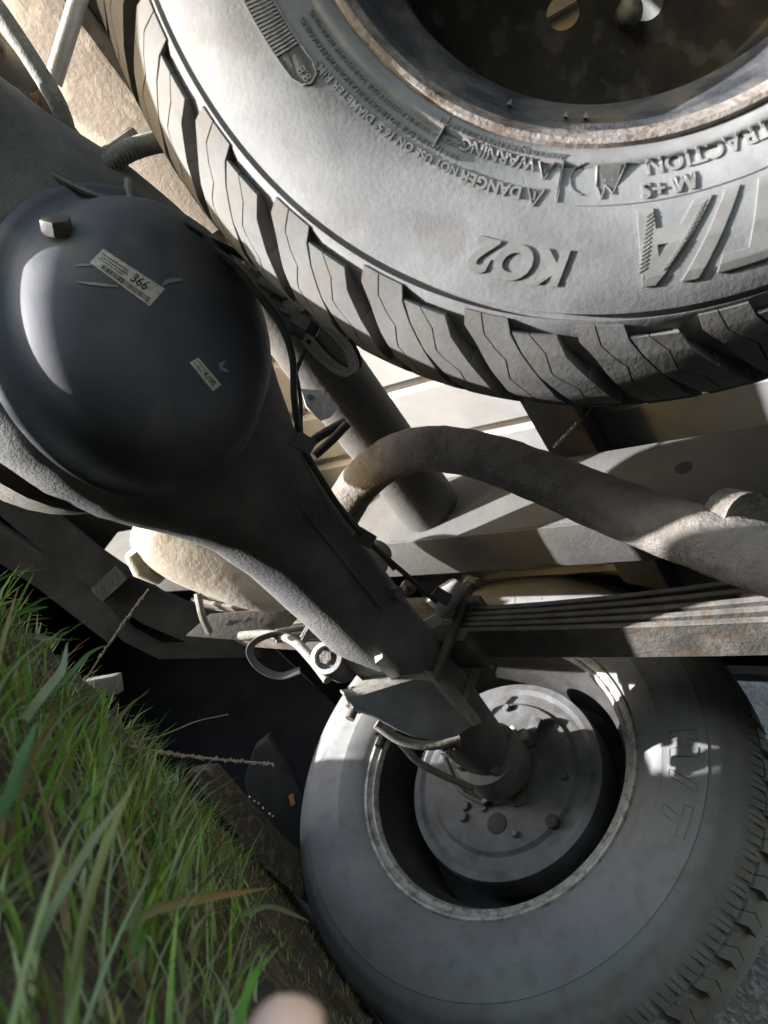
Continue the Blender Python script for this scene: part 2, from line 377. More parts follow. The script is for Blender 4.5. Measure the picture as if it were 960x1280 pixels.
def on_disc(px, py, w):
    o_ = SI @ CL; d_ = (SI @ PW(px, py, 1.0)) - o_; return o_ + d_ * ((w - o_.z) / d_.z)
lgp = on_disc(787, 14, -.19)
MB().revolve([(.0003, .012), (.006, .0105), (.0105, .005), (.0115, -.004), (.0115, -.016)], 20, fr=Matrix.Translation(lgp)).build('wheel_stud_cap', M['rim2'], spare)
ba = MB()
for a in (-128, -116, -112):
    ba.add([Vector((.2 * math.cos(rad(a + da)) , .2 * math.sin(rad(a + da)), -.028 + dz)) * 1 for da, dz in ((-.5, 0), (.5, 0), (.4, -.012), (-.2, -.01))] + [Vector((.195 * math.cos(rad(a)), .195 * math.sin(rad(a)), -.034))], [(0, 1, 4), (1, 2, 4), (2, 3, 4), (3, 0, 4)])
ba.build('weld_spatter', M['flange'], spare)

def text_mesh(body, size, extrude, bold=0.0, shear=0.0, align='CENTER', spacing=1.0, res=4):
    cu = bpy.data.curves.new('t', 'FONT'); cu.body = body; cu.size = size; cu.extrude = extrude; cu.offset = bold; cu.shear = shear
    cu.align_x = align; cu.align_y = 'CENTER'; cu.space_character = spacing; cu.resolution_u = res
    tmp = bpy.data.objects.new('t', cu); COL.objects.link(tmp); bpy.context.view_layer.update()
    me = bpy.data.meshes.new_from_object(tmp.evaluated_get(bpy.context.evaluated_depsgraph_get())); bpy.data.objects.remove(tmp)
    return me
def wsurf(prof_, r):
    for (r0, w0), (r1, w1) in zip(prof_, prof_[1:]):
        if r0 <= r <= r1 and r1 > r0: return w0 + (w1 - w0) * (r - r0) / (r1 - r0)
    return .01
PS = [p for p in tyre_profile(R_SP, W_SP, groove=False)]
def refine(me, maxlen):
    bm = bmesh.new(); bm.from_mesh(me)
    for _ in range(5):
        es = [e for e in bm.edges if math.hypot(e.verts[0].co.x - e.verts[1].co.x, e.verts[0].co.y - e.verts[1].co.y) > maxlen]
        if not es or len(bm.verts) > 9000: break
        bmesh.ops.triangulate(bm, faces=bm.faces)
        es = [e for e in bm.edges if math.hypot(e.verts[0].co.x - e.verts[1].co.x, e.verts[0].co.y - e.verts[1].co.y) > maxlen]
        bmesh.ops.subdivide_edges(bm, edges=es, cuts=1)
    bm.to_mesh(me); bm.free()
def arc_place(me, r0, phi, pf, lift=0.0, name='lettering', m=None, parent=None, sgn=-1, fine=True):
    xs_e = [v.co.x for v in me.vertices]
    ys_e = [v.co.y for v in me.vertices]
    if fine and name == 'lettering' and max(ys_e) - min(ys_e) > .0075: refine(me, .0045 if max(ys_e) - min(ys_e) > .018 else .003)
    a0 = rad(phi)
    for v in me.vertices:
        x, y, z = v.co; r = r0 + y; a = a0 + sgn * x / r0
        v.co = (r * math.cos(a), r * math.sin(a), wsurf(pf, r) + z + lift)
    me.name = name; me.materials.clear(); me.materials.append(m)
    o = bpy.data.objects.new(name, me); COL.objects.link(o); o.parent = parent; return o
def sidewall_text(body, size, r0, phi, **k):
    ex = k.pop('extrude', .0014 if size > .009 else .0009); m = k.pop('m', M['letter'])
    return arc_place(text_mesh(body, size, ex, **k), r0, phi, PS, 0, 'lettering', m, spare)
def arc_poly(pts, r0, phi, h=.0009, name='raised_mark', m=None, parent=None, pf=None, n=6, lift=0):
    mb = MB(); q = []
    for (x0, y0), (x1, y1) in zip(pts, pts[1:] + pts[:1]):
        for k in range(n): q.append(Vector((x0 + (x1 - x0) * k / n, y0 + (y1 - y0) * k / n, -h)))
    mb.prism(q, (0, 0, 2 * h)); me = mb.mesh(name, m or M['letter'], smooth=False)
    return arc_place(me, r0, phi, pf or PS, lift, name, m or M['letter'], parent or spare, fine=False)
def line_poly(a, b, w):
    d = Vector((b[0] - a[0], b[1] - a[1])); d.normalize(); n_ = Vector((-d.y, d.x)) * w / 2
    return [(a[0] + n_.x, a[1] + n_.y), (b[0] + n_.x, b[1] + n_.y), (b[0] - n_.x, b[1] - n_.y), (a[0] - n_.x, a[1] - n_.y)]
sidewall_text('WARNING', .0110, .2375, -126.0, bold=.0003, spacing=1.02)
sidewall_text('SERIOUS INJURY MAY RESULT FROM:', .0055, .2300, -126.5)
sidewall_text('DANGER', .0108, .2570, -125.4, bold=.0004, spacing=1.02)
sidewall_text('DO NOT USE ON 16.5" DIAMETER RIMS', .0080, .2560, -143.2, bold=.0002, spacing=1.0)
sidewall_text('TIRE FAILURE DUE TO UNDERINFLATION/OVERLOADING', .0056, .2475, -148.5)
sidewall_text('EXPLOSION OF TIRE/RIM ASSEMBLY DUE TO IMPROPER MOUNTING', .0050, .2400, -147.5)
sidewall_text('TRACTION', .0150, .2385, -92.5, bold=.0003, spacing=1.05)
sidewall_text('+S', .0140, .2535, -101.0, bold=.0003, spacing=1.15)
sidewall_text('KO2', .0320, .3010, -118.3, bold=.0014, shear=.25, spacing=1.12, extrude=.0011)
# large slanted T/A with hatched faces
sidewall_text('T/A', .066, .2880, -92.6, bold=.0022, shear=.38, spacing=1.02, extrude=.0012)
for phi0, x0, x1, sl in ((-99.6, .0105, .0155, .15), (-99.6, -.0155, -.0105, .75)):   # hatch ribs on the letter faces
    for k in range(14):
        y = -.018 + k * .0027; xx = sl * (y + .002)
        arc_poly(line_poly((x0 + xx, y), (x1 + xx, y + .003), .0009), .286, phi0, .0016, 'hatch_rib', n=1)
arc_poly([(-.0075, -.005), (-.0048, -.005), (-.0040, .0015), (-.0008, -.005), (.0008, -.005), (.0040, .0015), (.0048, -.005), (.0075, -.005), (.0058, .0055), (.0030, .0055), (0, -.0005), (-.0030, .0055), (-.0058, .0055)], .2535, -96.6, .0014, 'lettering', n=3)
# warning triangles, boundary bars, mountain symbol
for phi0, r0, s in ((-117.6, .2405, .0056), (-118.4, .2585, .0058)):
    tri = [(-s, -s), (s, -s), (0, s)]
    for a, b in zip(tri, tri[1:] + tri[:1]): arc_poly(line_poly(a, b, .0011), r0, phi0, .0009, 'warning_triangle', n=3)
    arc_poly(line_poly((0, -s * .6), (0, s * .35), .0012), r0, phi0, .0009, 'warning_triangle', n=2)
    sub = [(-s * .8, -s * .85), (s * .8, -s * .85), (0, s * .75)]
    arc_poly(sub, r0, phi0, .0002, 'warning_triangle', m=M['letterd'], n=2, lift=.0003)
arc_poly(line_poly((0, -.0165), (0, .0150), .0012), .2450, -115.0, .0010, 'moulding_bar')
arc_poly(line_poly((0, -.012), (0, .0120), .0012), .2370, -136.2, .0010, 'moulding_bar')
mt = [(-.010, -.008), (.010, -.008), (.010, .003), (.006, -.001), (.003, .010), (-.001, .001), (-.004, .006)]
arc_poly([(.007, -.009), (-.013, -.009), (-.004, .010), (.001, .004), (.003, .013), (.007, .004)], .2440, -107.8, .0004, 'snowflake_mark', m=M['letterd'], lift=.0003)
for k in range(3):
    a = rad(60 * k); c = (-.001, -.003); arc_poly(line_poly((c[0] - .005 * math.cos(a), c[1] - .005 * math.sin(a)), (c[0] + .005 * math.cos(a), c[1] + .005 * math.sin(a)), .001), .2440, -107.8, .0013, 'snowflake_mark', n=1)
for a, b in (((-.013, -.009), (-.004, .010)), ((-.004, .010), (.001, .004)), ((.001, .004), (.003, .013)), ((.003, .013), (.007, .004)), ((.007, .004), (.007, -.009)), ((-.013, -.009), (.007, -.009))):
    arc_poly(line_poly(a, b, .0010), .2440, -107.8, .0011, 'snowflake_mark', n=2)
arcm = [(.0105 * math.cos(rad(a)), .0105 * math.sin(rad(a))) for a in range(-80, 81, 16)]
for a, b in zip(arcm, arcm[1:]): arc_poly(line_poly(a, b, .0009), .2440, -111.0, .0008, 'panel_outline', n=1)
for k in range(30):                                   # thin outline under TRACTION M+S panel
    arc_poly(line_poly((-.004, 0), (.004, 0), .0007), .2610, -111.5 + k * 1.35, .0006, 'panel_outline', n=1)
# ribbed size patch at upper left
N_ = 26
plate_pts = [(-.005, -.009), (.095, -.009), (.095, .009), (-.003, .009), (-.011, .006), (-.014, 0), (-.012, -.006)]
arc_poly(plate_pts, .2665, -160.0, .0003, 'ribbed_patch', n=10, lift=.0002, m=M['letterd'])
for k in range(34):
    x = .012 + k * .0026; arc_poly(line_poly((x, -.008), (x + .002, .008), .0012), .2665, -160.0, .0010, 'rib', n=2, lift=.0006)
sidewall_text('8.8', .0085, .2665, -158.6, extrude=.0012)
for a, b in zip(plate_pts, plate_pts[1:] + plate_pts[:1]): arc_poly(line_poly(a, b, .001), .2665, -160.0, .0014, 'patch_outline', n=8)

# ================================================================== TRUCK
truck = empty('pickup_truck', M_TRUCK)
tag(truck, 'dusty pickup truck seen from below, with rear axle, leaf spring and one rear wheel', 'pickup truck')
T = truck

# ---- rear wheel
CWW = Vector((.163, -.383, -1.131))
ny = (Vector(RT[1]) - Vector(RT[0]) * .046 + Vector(RT[2]) * .048).normalized()
zc = -ny; xc = (Vector(RT[0]) - zc * zc.dot(Vector(RT[0]))).normalized(); yc = zc.cross(xc)
RW_ = Matrix((xc, yc, zc))
MWL = M_TRUCK.inverted() @ (Matrix.Translation(CR @ CWW + CL) @ (CR @ RW_.transposed()).to_4x4())
whl = MB().revolve([(.2205, -.008), (.2245, -.003), (.2250, .003), (.2225, .0065), (.2185, .006), (.2160, .001), (.2120, -.001), (.2085, .0005), (.2060, -.003), (.2040, -.008)], 220).build('wheel', M['rim2'], T)
whl.matrix_local = MWL
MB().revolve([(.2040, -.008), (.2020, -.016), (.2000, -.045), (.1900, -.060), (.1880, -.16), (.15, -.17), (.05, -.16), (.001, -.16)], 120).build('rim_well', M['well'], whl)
k = (.385 - .335) / .085
pr = [(.2165, -.008), (.2230, .001), (.2290, .008), (.236, .012), (.250, .021), (.262, .025), (.264, .0245), (.280, .028), (.300, .0275), (.3195, .023), (.3205, .0215), (.330, .017), (.3385, .012), (.3400, .0095), (.352, .001), (.360, -.012), (.366, -.03), (.369, -.06), (.370, -.11)]
pr = pr + [(r, -.22 - w) for r, w in reversed(pr[:-1])]
MB().revolve(pr, 260).build('tyre', M['wtyre'], whl, angle=30)
def wheel_tread(parent):
    f, tot = crown_map(.380, .22)
    L_ = 2 * math.pi * .38 / 52
    kinds = [([(0, .016), (.002, .04), (.006, .066)], [(.020, .016), (.024, .04), (.026, .066)], [(.010, .016), (.013, .04), (.016, .066)]),
             ([(.024, .022), (.028, .04), (.031, .066)], [(.040, .022), (.0435, .04), (.044, .066)], [(.032, .022), (.036, .04), (.038, .066)]),
             ([(.004, .074), (.010, .10), (.008, .135)], [(.036, .074), (.042, .10), (.040, .135)], [(.020, .074), (.028, .10), (.022, .135)])]
    for l, r, s_ in kinds:
        me = make_block('tread_block', .380, .22, l, r, s_, None, 0, .012, M['wtyre'])
        for i in range(-26, 26):
            o = bpy.data.objects.new('tread_block', me); COL.objects.link(o); o.parent = parent; o.rotation_euler = (0, 0, i * 2 * math.pi / 52)
wheel_tread(whl)
def wtext_poly(pts, r0, phi, h=.0004): return arc_poly(pts, r0, phi, h, 'lettering', M['wtyre'], whl, pr[:15], 5)
def outline(pts, w, r0, phi, h=.0011):
    for a, b in zip(pts, pts[1:] + pts[:1]): wtext_poly(line_poly(a, b, w), r0, phi, h)
Hs = [(-.020, -.018), (-.007, -.018), (-.007, -.006), (.004, -.006), (.004, -.018), (.016, -.018), (.016, .018), (.004, .018), (.004, .006), (-.007, .006), (-.007, .018), (-.020, .018)]
outline(Hs, .0010, .290, 10)
wtext_poly(Hs, .290, 10, .0003)
Sl = [(-.012, -.018), (-.002, -.018), (.014, .018), (.005, .018)]
outline(Sl, .0010, .290, 1)
Ts = [(-.018, .018), (.020, .018), (.020, .008), (.008, .008), (-.002, -.018), (-.014, -.018), (-.003, .008), (-.018, .008)]
outline(Ts, .0010, .290, -9)
for ph, ch in ((97, 'B'), (106, 'R'), (88, 'G')):
    me = text_mesh(ch, .05, .0006, .001); arc_place(me, .27, ph, pr[:15], 0, 'lettering', M['wtyre'], whl)
# ---- brake backing plate
bp_ = MB().revolve([(.001, -.030), (.045, -.030), (.06, -.036), (.10, -.038), (.118, -.040), (.124, -.046), (.140, -.047), (.148, -.043), (.158, -.044), (.160, -.055), (.160, -.10)], 120).build('backing_plate', M['plate'], whl, angle=25)
bp_.parent = T; bp_.matrix_local = MWL
def wl(r, a, w): return Vector((r * math.cos(rad(a)), r * math.sin(rad(a)), w))
def plate_bit(name, r, a, rr, w0, w1, m='plate', seg=14):
    c = wl(r, a, 0); mb = MB(); mb.revolve([(.0005, w1), (rr * .8, w1), (rr, w1 - .0015), (rr, w0)], seg)
    o = mb.build(name, M[m], bp_); o.location = (c.x, c.y, 0); return o
for r, a, rr in ((.075, -125, .0075), (.088, -118, .0075), (.072, 55, .009), (.105, 5, .006), (.055, -40, .012), (.10, -60, .005), (.11, 100, .006), (.06, -100, .006)):
    plate_bit('bolt', r, a, rr, -.05, -.030)
for r, a, rr in ((.078, -78, .016), (.115, -30, .010), (.09, 160, .012)):
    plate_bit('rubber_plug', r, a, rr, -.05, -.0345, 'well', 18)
MB().tube(spline([wl(.055, -95, -.025), wl(.065, -140, -.018), wl(.10, 172, -.015), wl(.12, 150, .0), wl(.15, 140, .03)], 6), .0045).build('brake_line', M['cable'], bp_)
MB().tube(spline([wl(.02, -70, -.012), wl(.045, -75, -.01), wl(.055, -92, -.016), wl(.048, -100, -.026)], 6), .0032).build('brake_line', M['hose'], bp_)
MB().box(wl(.062, 58, -.02), (.010, .006, 0), (-.005, .009, 0), (0, 0, .012)).build('wheel_cylinder', M['hose'], bp_, bevel=.002)
MB().box(wl(.048, 76, -.008), (.012, .014, 0), (-.004, .003, 0), (0, 0, .010)).build('bleed_bracket', M['steel'], bp_, bevel=.001)
MB().box(wl(.085, 60, -.026), (.003, .018, 0), (-.008, .002, 0), (0, 0, .006)).build('bleed_bracket', M['plate'], bp_, bevel=.001)

# ---- rear axle : lofted banjo housing
sec = [(-.02, .034, .034), (-.06, .040, .040), (-.18, .046, .047), (-.30, .049, .051), (-.42, .052, .055), (-.52, .054, .060), (-.575, .057, .070), (-.62, .061, .088), (-.66, .065, .110), (-.70, .069, .131), (-.75, .073, .148), (-.80, .075, .155), (-.85, .073, .148), (-.90, .069, .131), (-.94, .065, .110), (-.98, .061, .088), (-1.03, .057, .070), (-1.09, .053, .060), (-1.3, .05, .055), (-1.6, .048, .05)]
def lerp_sec(sec, n):
    out = []
    for a, b in zip(sec, sec[1:]):
        for k in range(n): t = k / n; out.append(tuple(a[i] + (b[i] - a[i]) * t for i in range(3)))
    return out + [sec[-1]]
rows = []
for y, ax, az in lerp_sec(sec, 3):
    row = []
    for k in range(40):
        a = 2 * math.pi * k / 40; c, s_ = math.cos(a), math.sin(a); e = 2 / 2.7
        row.append(Vector((ax * math.copysign(abs(c) ** e, c), y, az * math.copysign(abs(s_) ** e, s_))))
    rows.append(row)
ax_mb = MB().grid(rows, True)
axle = ax_mb.build('axle_housing', M['axle'], T, angle=60)
roughen(axle, .0012, 22)
# domed cover
DC = Vector((.060, -.795, -.022)); DR = .122
fr = Matrix.Translation(DC) @ Matrix(((0, 0, 1), (1, 0, 0), (0, 1, 0))).to_4x4()
dome_prof = [(DR + .014, 0), (DR + .013, .010), (DR + .006, .0135), (DR - .001, .015), (DR - .004, .022)]
for i in range(1, 15):
    a = rad(90 * i / 14); dome_prof.append(((DR - .006) * math.cos(a) ** .46 + .0002, .022 + .054 * math.sin(a) ** 1.0))
dome_mb = MB().revolve(dome_prof, 96, fr=fr)
dome = dome_mb.build('differential_cover', M['diff'], T, angle=60)
rdg = MB().tube(spline([Vector((.052, y, z)) for y, z in ((-.40, .045), (-.55, .045), (-.60, .060), (-.635, .10), (-.68, .133))], 6), .0022, 6).build('weld_seam', M['axle'], axle)
rdg = MB().tube(spline([Vector((.056, y, z)) for y, z in ((-.40, -.01), (-.50, -.005), (-.60, .00), (-.65, .02))], 6), .0018, 6).build('weld_seam', M['axle'], axle)

# pinion carrier on the forward side
cr_ = MB(); rows = []
for x, r in ((-.04, .15), (-.09, .147), (-.12, .13), (-.15, .10), (-.20, .075), (-.27, .055), (-.32, .05)):
    rows.append([Vector((x, -.80 + r * math.cos(2 * math.pi * k / 40), -.01 + r * math.sin(2 * math.pi * k / 40))) for k in range(40)])
cr_.grid(rows, True).build('pinion_carrier', M['dust'], T)
bvh_w = BVHTree.FromPolygons([tuple(v) for v in dome_mb.v] + [tuple(v) for v in ax_mb.v], [f for f in dome_mb.f] + [tuple(i + len(dome_mb.v) for i in f) for f in ax_mb.f])
CAMT = P(480, 640, 0.0)
def onsurf(px, py, off=.0008):
    d = (P(px, py, 1.0) - CAMT).normalized(); h = bvh_w.ray_cast(CAMT, d)
    if h[0] is None: return P(px, py, .65)
    return h[0] - d * off
def quad_map(c):
    a, b, cc, d = [Vector(q) for q in c]            # tl tr br bl in pixels
    return lambda u, v: (a * (1 - u) + b * u) * (1 - v) + (d * (1 - u) + cc * u) * v
def sticker(corners, name, parent):
    qm = quad_map(corners)
    rows = [[onsurf(*qm(i / 10, j / 4), .0006) for i in range(11)] for j in range(5)]
    o = MB().grid(rows).build(name, M['sticker'], parent)
    return o, qm
def ink(qm, rects, parent, name='print'):
    mb = MB()
    for u0, v0, u1, v1 in rects:
        n = max(1, int((u1 - u0) / .08))
        mb.grid([[onsurf(*qm(u0 + (u1 - u0) * i / n, v), .0010) for i in range(n + 1)] for v in (v0, v1)])
    return mb.build(name, M['ink'], parent)
def inktext(qm, body, u, v, h, asp, parent):
    me = text_mesh(body, 1, 0, .01)
    for q in me.vertices:
        uu = u + q.co.x * h / asp; vv = v - q.co.y * h
        q.co = onsurf(*qm(uu, vv), .0011)
    me.name = 'print'; me.materials.clear(); me.materials.append(M['ink'])
    o = bpy.data.objects.new('print', me); COL.objects.link(o); o.parent = parent
q0 = onsurf(72, 292, .0)
MB().tube([q0, q0 + (UPI * .009 + RTI * .001 - AWAY * .007)], .0115, 6).build('filler_plug', M['cable'], dome, bevel=.0015)
st, qm = sticker([(129, 311), (206, 361), (187, 383), (112, 328)], 'sticker', dome)
random.seed(3)
rects = []; u = .14
while u < .93:
    w = random.choice((.006, .009, .014)); rects.append((u, .66, u + w, .9)); u += w + random.choice((.007, .012, .016))
u = .03
while u < .44:
    w = random.choice((.012, .02, .03)); rects.append((u, .2, u + w, .26)); rects.append((u + .03, .36, u + w + .03, .42)); rects.append((u, .5, u + w * .8, .56)); u += w + .012
ink(qm, rects, dome); inktext(qm, '366', .68, .36, .62, 3.6, dome)
st, qm = sticker([(248, 447), (277, 481), (266, 489), (237, 453)], 'sticker', dome)
ink(qm, [(.06 + .05 * k, v, .09 + .05 * k, v + .12) for k in range(7) for v in (.2, .6)], dome); inktext(qm, '4.100', .66, .5, .7, 3.6, dome)
def smear(pts, w, m, name):
    mb = MB(); n = len(pts); rows = [[], []]
    for i, (x, y) in enumerate(pts):
        a, b = pts[max(i - 1, 0)], pts[min(i + 1, n - 1)]; dx, dy = b[0] - a[0], b[1] - a[1]; l = math.hypot(dx, dy)
        ww = w * math.sin(math.pi * (i + .3) / (n - .4 + .3)); rows[0].append(onsurf(x - dy / l * ww, y + dx / l * ww, .0009)); rows[1].append(onsurf(x + dy / l * ww, y - dx / l * ww, .0009))
    mb.grid(rows).build(name, m, dome)
smear([(203, 357), (208, 352), (216, 350), (228, 350)], 3, M['chalk'], 'paint_mark')
smear([(283, 451), (276, 455), (277, 461), (285, 464)], 3, M['chalk'], 'paint_mark')
smear([(94, 332), (104, 331), (114, 331)], 1.6, M['scuff'], 'scuff_mark')
smear([(96, 352), (110, 354), (130, 356), (147, 358)], 2.0, M['scuff'], 'scuff_mark')

# ---- axle details
MB().box((.035, -.33, -.042), (.004, 0, .004), (0, .02, 0), (-.006, 0, .010)).build('bump_bracket', M['steel'], axle, bevel=.001)
MB().tube([Vector((.050, -.385, .020)), Vector((.062, -.385, .020))], .009, 6).build('bolt', M['axle'], axle)
# spring plate (bent sheet) from points on its edges
rowA = PP((426, 866, .90), (446, 857, .92), (462, 842, .935), (474, 831, .95), (498, 828, .96), (528, 826, .97), (545, 833, .975))
rowB = PP((432, 871, .865), (452, 869, .866), (478, 861, .87), (500, 854, .88), (516, 850, .89), (528, 850, .90), (536, 853, .905))
rowC = PP((442, 884, .855), (470, 896, .86), (497, 912, .865), (520, 922, .875), (548, 926, .89), (572, 920, .91), (590, 906, .93))
def midrow(a, b, t): return [p * (1 - t) + q * t for p, q in zip(a, b)]
def sheet2(rows, thick, name, m, parent, **kw):
    nr, nc = len(rows), len(rows[0]); vs = [Vector(v) for r in rows for v in r]; nrm = []
    for i in range(nr):
        for j in range(nc):
            a = Vector(rows[min(i + 1, nr - 1)][j]) - Vector(rows[max(i - 1, 0)][j]); b = Vector(rows[i][min(j + 1, nc - 1)]) - Vector(rows[i][max(j - 1, 0)])
            n_ = a.cross(b); n_.normalize(); nrm.append(n_ if n_.dot(AWAY) > 0 else -n_)
    vs += [v + n_ * thick for v, n_ in zip(vs, nrm)]; o = nr * nc; fs = []
    for i in range(nr - 1):
        for j in range(nc - 1):
            f = (i * nc + j, i * nc + j + 1, (i + 1) * nc + j + 1, (i + 1) * nc + j); fs += [f, tuple(o + q for q in reversed(f))]
    for j in range(nc - 1): fs += [(j, o + j, o + j + 1, j + 1), ((nr - 1) * nc + j, (nr - 1) * nc + j + 1, o + (nr - 1) * nc + j + 1, o + (nr - 1) * nc + j)]
    for i in range(nr - 1): fs += [(i * nc, (i + 1) * nc, o + (i + 1) * nc, o + i * nc), (i * nc + nc - 1, o + i * nc + nc - 1, o + (i + 1) * nc + nc - 1, (i + 1) * nc + nc - 1)]
    return MB().add(vs, fs).build(name, m, parent, **kw)
spl = sheet2([rowA, midrow(rowA, rowB, .5), rowB], .004, 'spring_plate', M['dust'], T, angle=50)
sheet2([rowB, midrow(rowB, rowC, .5), rowC], .004, 'plate_skirt', M['axle'], spl, angle=50)
sheet2([PP((528, 826, .955), (545, 833, .96), (575, 865, .95), (603, 902, .96)), PP((533, 851, .902), (540, 852, .906), (568, 885, .918), (592, 908, .932))], .004, 'plate_flange', M['dust'], spl, angle=50)
MB().tube(spline(PP((470, 905, .93), (500, 925, .93), (540, 932, .93), (575, 922, .93)), 5), .006).build('plate_lip', M['dust'], spl)
# u-bolts
for dx, py0 in ((.055, 0), (-.055, 0)):
    yy = -.225 if dx > 0 else -.225
    for dy in (-.036, .036):
        ub = MB().tube([Vector((dx, yy + dy, .14)), Vector((dx, yy + dy, -.085))], .0065, 12).build('u_bolt', M['spring'], T)
        MB().tube([Vector((dx, yy + dy, -.070)), Vector((dx, yy + dy, -.060))], .013, 6).build('nut', M['spring'], ub)
        MB().tube([Vector((dx, yy + dy, .128)), Vector((dx, yy + dy, .137))], .012, 6).build('nut', M['dust'], ub)
MB().box((0, -.225, .050), (.075, 0, 0), (0, .033, 0), (0, 0, .010)).build('spring_seat', M['spring'], T, bevel=.003)
MB().box((0, -.225, .104), (.080, 0, 0), (0, .040, 0), (0, 0, .006)).build('clamp_plate', M['dust'], T, bevel=.003)
MB().tube(PP((545, 762, .99), (562, 742, .99), (573, 727, .99)), [.020, .017, .009], 16).build('bump_stop', M['steel'], T)  # rubber stop in a pale colour that carries its sunlit look
MB().tube(PP((478, 752, .99), (492, 757, .99), (505, 768, .99)), [.007, .008, .006], 12).build('vent_cap', M['steel'], T)
MB().box(P(539, 778, .97), RTI * .012 + UPI * .006, UPI * .007 - RTI * .003, AWAY * .004).build('bracket_tab', M['steel'], T, bevel=.002)
# ---- leaf spring
def leaf(z0, x0, x1, curve, th=.0062, wid=.030, yc=-.225, nm='leaf', m='spring'):
    n = 20; mb = MB(); rows = []
    for i in range(n + 1):
        x = x0 + (x1 - x0) * i / n; z = z0 + curve * x * x
        rows.append([Vector((x, yc + dy, z + dz)) for dy, dz in ((-wid, -th / 2 + .001), (-wid + .001, -th / 2), (wid - .001, -th / 2), (wid, -th / 2 + .001), (wid, th / 2), (-wid, th / 2))])
    mb.grid(rows, True); mb.add(rows[0], [(0, 1, 2, 3, 4, 5)]); mb.add(rows[-1], [(5, 4, 3, 2, 1, 0)])
    return mb.build(nm, M[m], T, angle=30)
ls = [(.060, -.65, .80, .060), (.0685, -.6, .85, .088), (.077, -.6, .9, .112), (.0855, -.6, .95, .142), (.094, -.6, .95, .172)]
for z0, x0, x1, cv in ls: leaf(z0, x0, x1, cv)
# ---- chassis
cm = MB(); cm.tube([Vector((-.04, -.80, .25)), Vector((-.04, -.29, .25))], .047, 24); cm.build('crossmember', M['rail'], T)
rl_ = MB(); xs_ = (-1.0, 1.2)
rl_.box((.1, -.2985, .2525), (1.1, 0, 0), (0, .002, 0), (0, 0, .0625)); rl_.box((.1, -.262, .316), (1.1, 0, 0), (0, .038, 0), (0, 0, .002)); rl_.box((.1, -.262, .188), (1.1, 0, 0), (0, .038, 0), (0, 0, .002))
rl_.build('frame_rail', M['rail'], T, bevel=.0008)
MB().tube([Vector((.335, -.301, .263)), Vector((.335, -.296, .263))], .0105, 20).build('rail_hole', M['well'], T)
r2 = MB().box((.1, -1.33, .245), (1.6, 0, 0), (0, .03, 0), (0, 0, .07)).build('frame_rail', M['rail'], T, bevel=.003)
# bed floor : corrugated sheet, ribs along x
bd = MB(); rows = []
yv = []; y = -1.9
while y < .35: yv += [(y, .40), (y + .080, .40), (y + .085, .412), (y + .100, .412), (y + .105, .40)]; y += .115
for x in (-.55, 0, .5, 1.3): rows.append([Vector((x, y, z)) for y, z in yv])
bd.grid(rows); bd.grid([[v + Vector((0, 0, .02)) for v in r] for r in rows]); bd.build('bed_floor', M['bed'], T, smooth=False)
for x in (.16, .75): MB().box((x, -.8, .375), (.035, 0, 0), (0, 1.1, 0), (0, 0, .024)).build('bed_sill', M['rail'], T, bevel=.004)
MB().box((-.5, -.8, .36), (.05, 0, 0), (0, 1.1, 0), (0, 0, .04)).build('bed_sill', M['rail'], T, bevel=.004)
th_ = MB()
for k in range(16):
    a = P(693 + 3.0 * k, 558 - 3.1 * k, 1.02); th_.box(a, RTI * .0012, UPI * .0022, AWAY * .004)
th_.build('serrated_flange', M['dust'], T)
# exhaust pipe curving over the axle
ex = spline(PP((395, 720, 1.06), (420, 655, 1.0), (450, 604, .95), (490, 572, .90), (535, 561, .86), (590, 567, .82), (660, 590, .76), (750, 627, .69), (850, 664, .62), (960, 700, .55), (1120, 750, .47), (1350, 800, .4)), 8)
pipe = MB().tube(ex, .0265, 28).build('exhaust_pipe', M['rust'], T)
roughen(pipe, .0012, 60)
MB().tube(PP((905, 640, .60), (935, 650, .575)), [.020, .022], 20).build('pipe_hanger', M['rust'], T)
# small frame brackets near the pipe bend
MB().tube(spline(PP((380, 560, .90), (400, 545, .905), (432, 527, .91)), 5), .006, 10).build('bracket_rod', M['rail'], T)
MB().tube(spline(PP((393, 570, .89), (415, 550, .895), (434, 530, .90)), 5), .0055, 10).build('bracket_rod', M['rail'], T)
sheet2([PP((376, 486, .93), (400, 488, .93), (424, 508, .93)), PP((383, 508, .925), (400, 526, .925), (412, 520, .925))], .003, 'bracket_plate', M['steel'], T)
MB().tube(PP((387, 496, .926), (388, 496, .935)), .0035, 10).build('bracket_hole', M['well'], T)
# fuel tank shell forward of the axle
def superell(c, ax, ay, az, p, name, m, parent, n=36):
    rows = []
    for i in range(n + 1):
        th = math.pi * (i / n - .5); row = []
        for j in range(2 * n):
            ph = math.pi * j / n
            sg = lambda v: math.copysign(abs(v) ** p, v)
            row.append(c + ax * sg(math.cos(th)) * sg(math.cos(ph)) + ay * sg(math.cos(th)) * sg(math.sin(ph)) + az * sg(math.sin(th)))
        rows.append(row)
    return MB().grid(rows, True).build(name, m, parent, angle=80)
tk = superell(P(275, 700, 1.03), RTI * .118 - UPI * .045, UPI * .048 + RTI * .016, AWAY * .06, .75, 'fuel_tank', M['tank'], T)
MB().tube(PP((165, 690, 1.0), (178, 705, 1.01), (200, 712, 1.03)), [.012, .02, .022], 16).build('tank_nozzle', M['tank'], tk)
MB().tube(spline(PP((247, 742, .97), (253, 770, .97), (262, 790, .98)), 5), .005, 8).build('strap_rod', M['dust'], T)
MB().tube(spline(PP((300, 795, 1.04), (335, 793, 1.02), (365, 800, .99), (388, 822, .96), (410, 850, .93)), 6), .0065, 12).build('brake_hose', M['hose'], T)
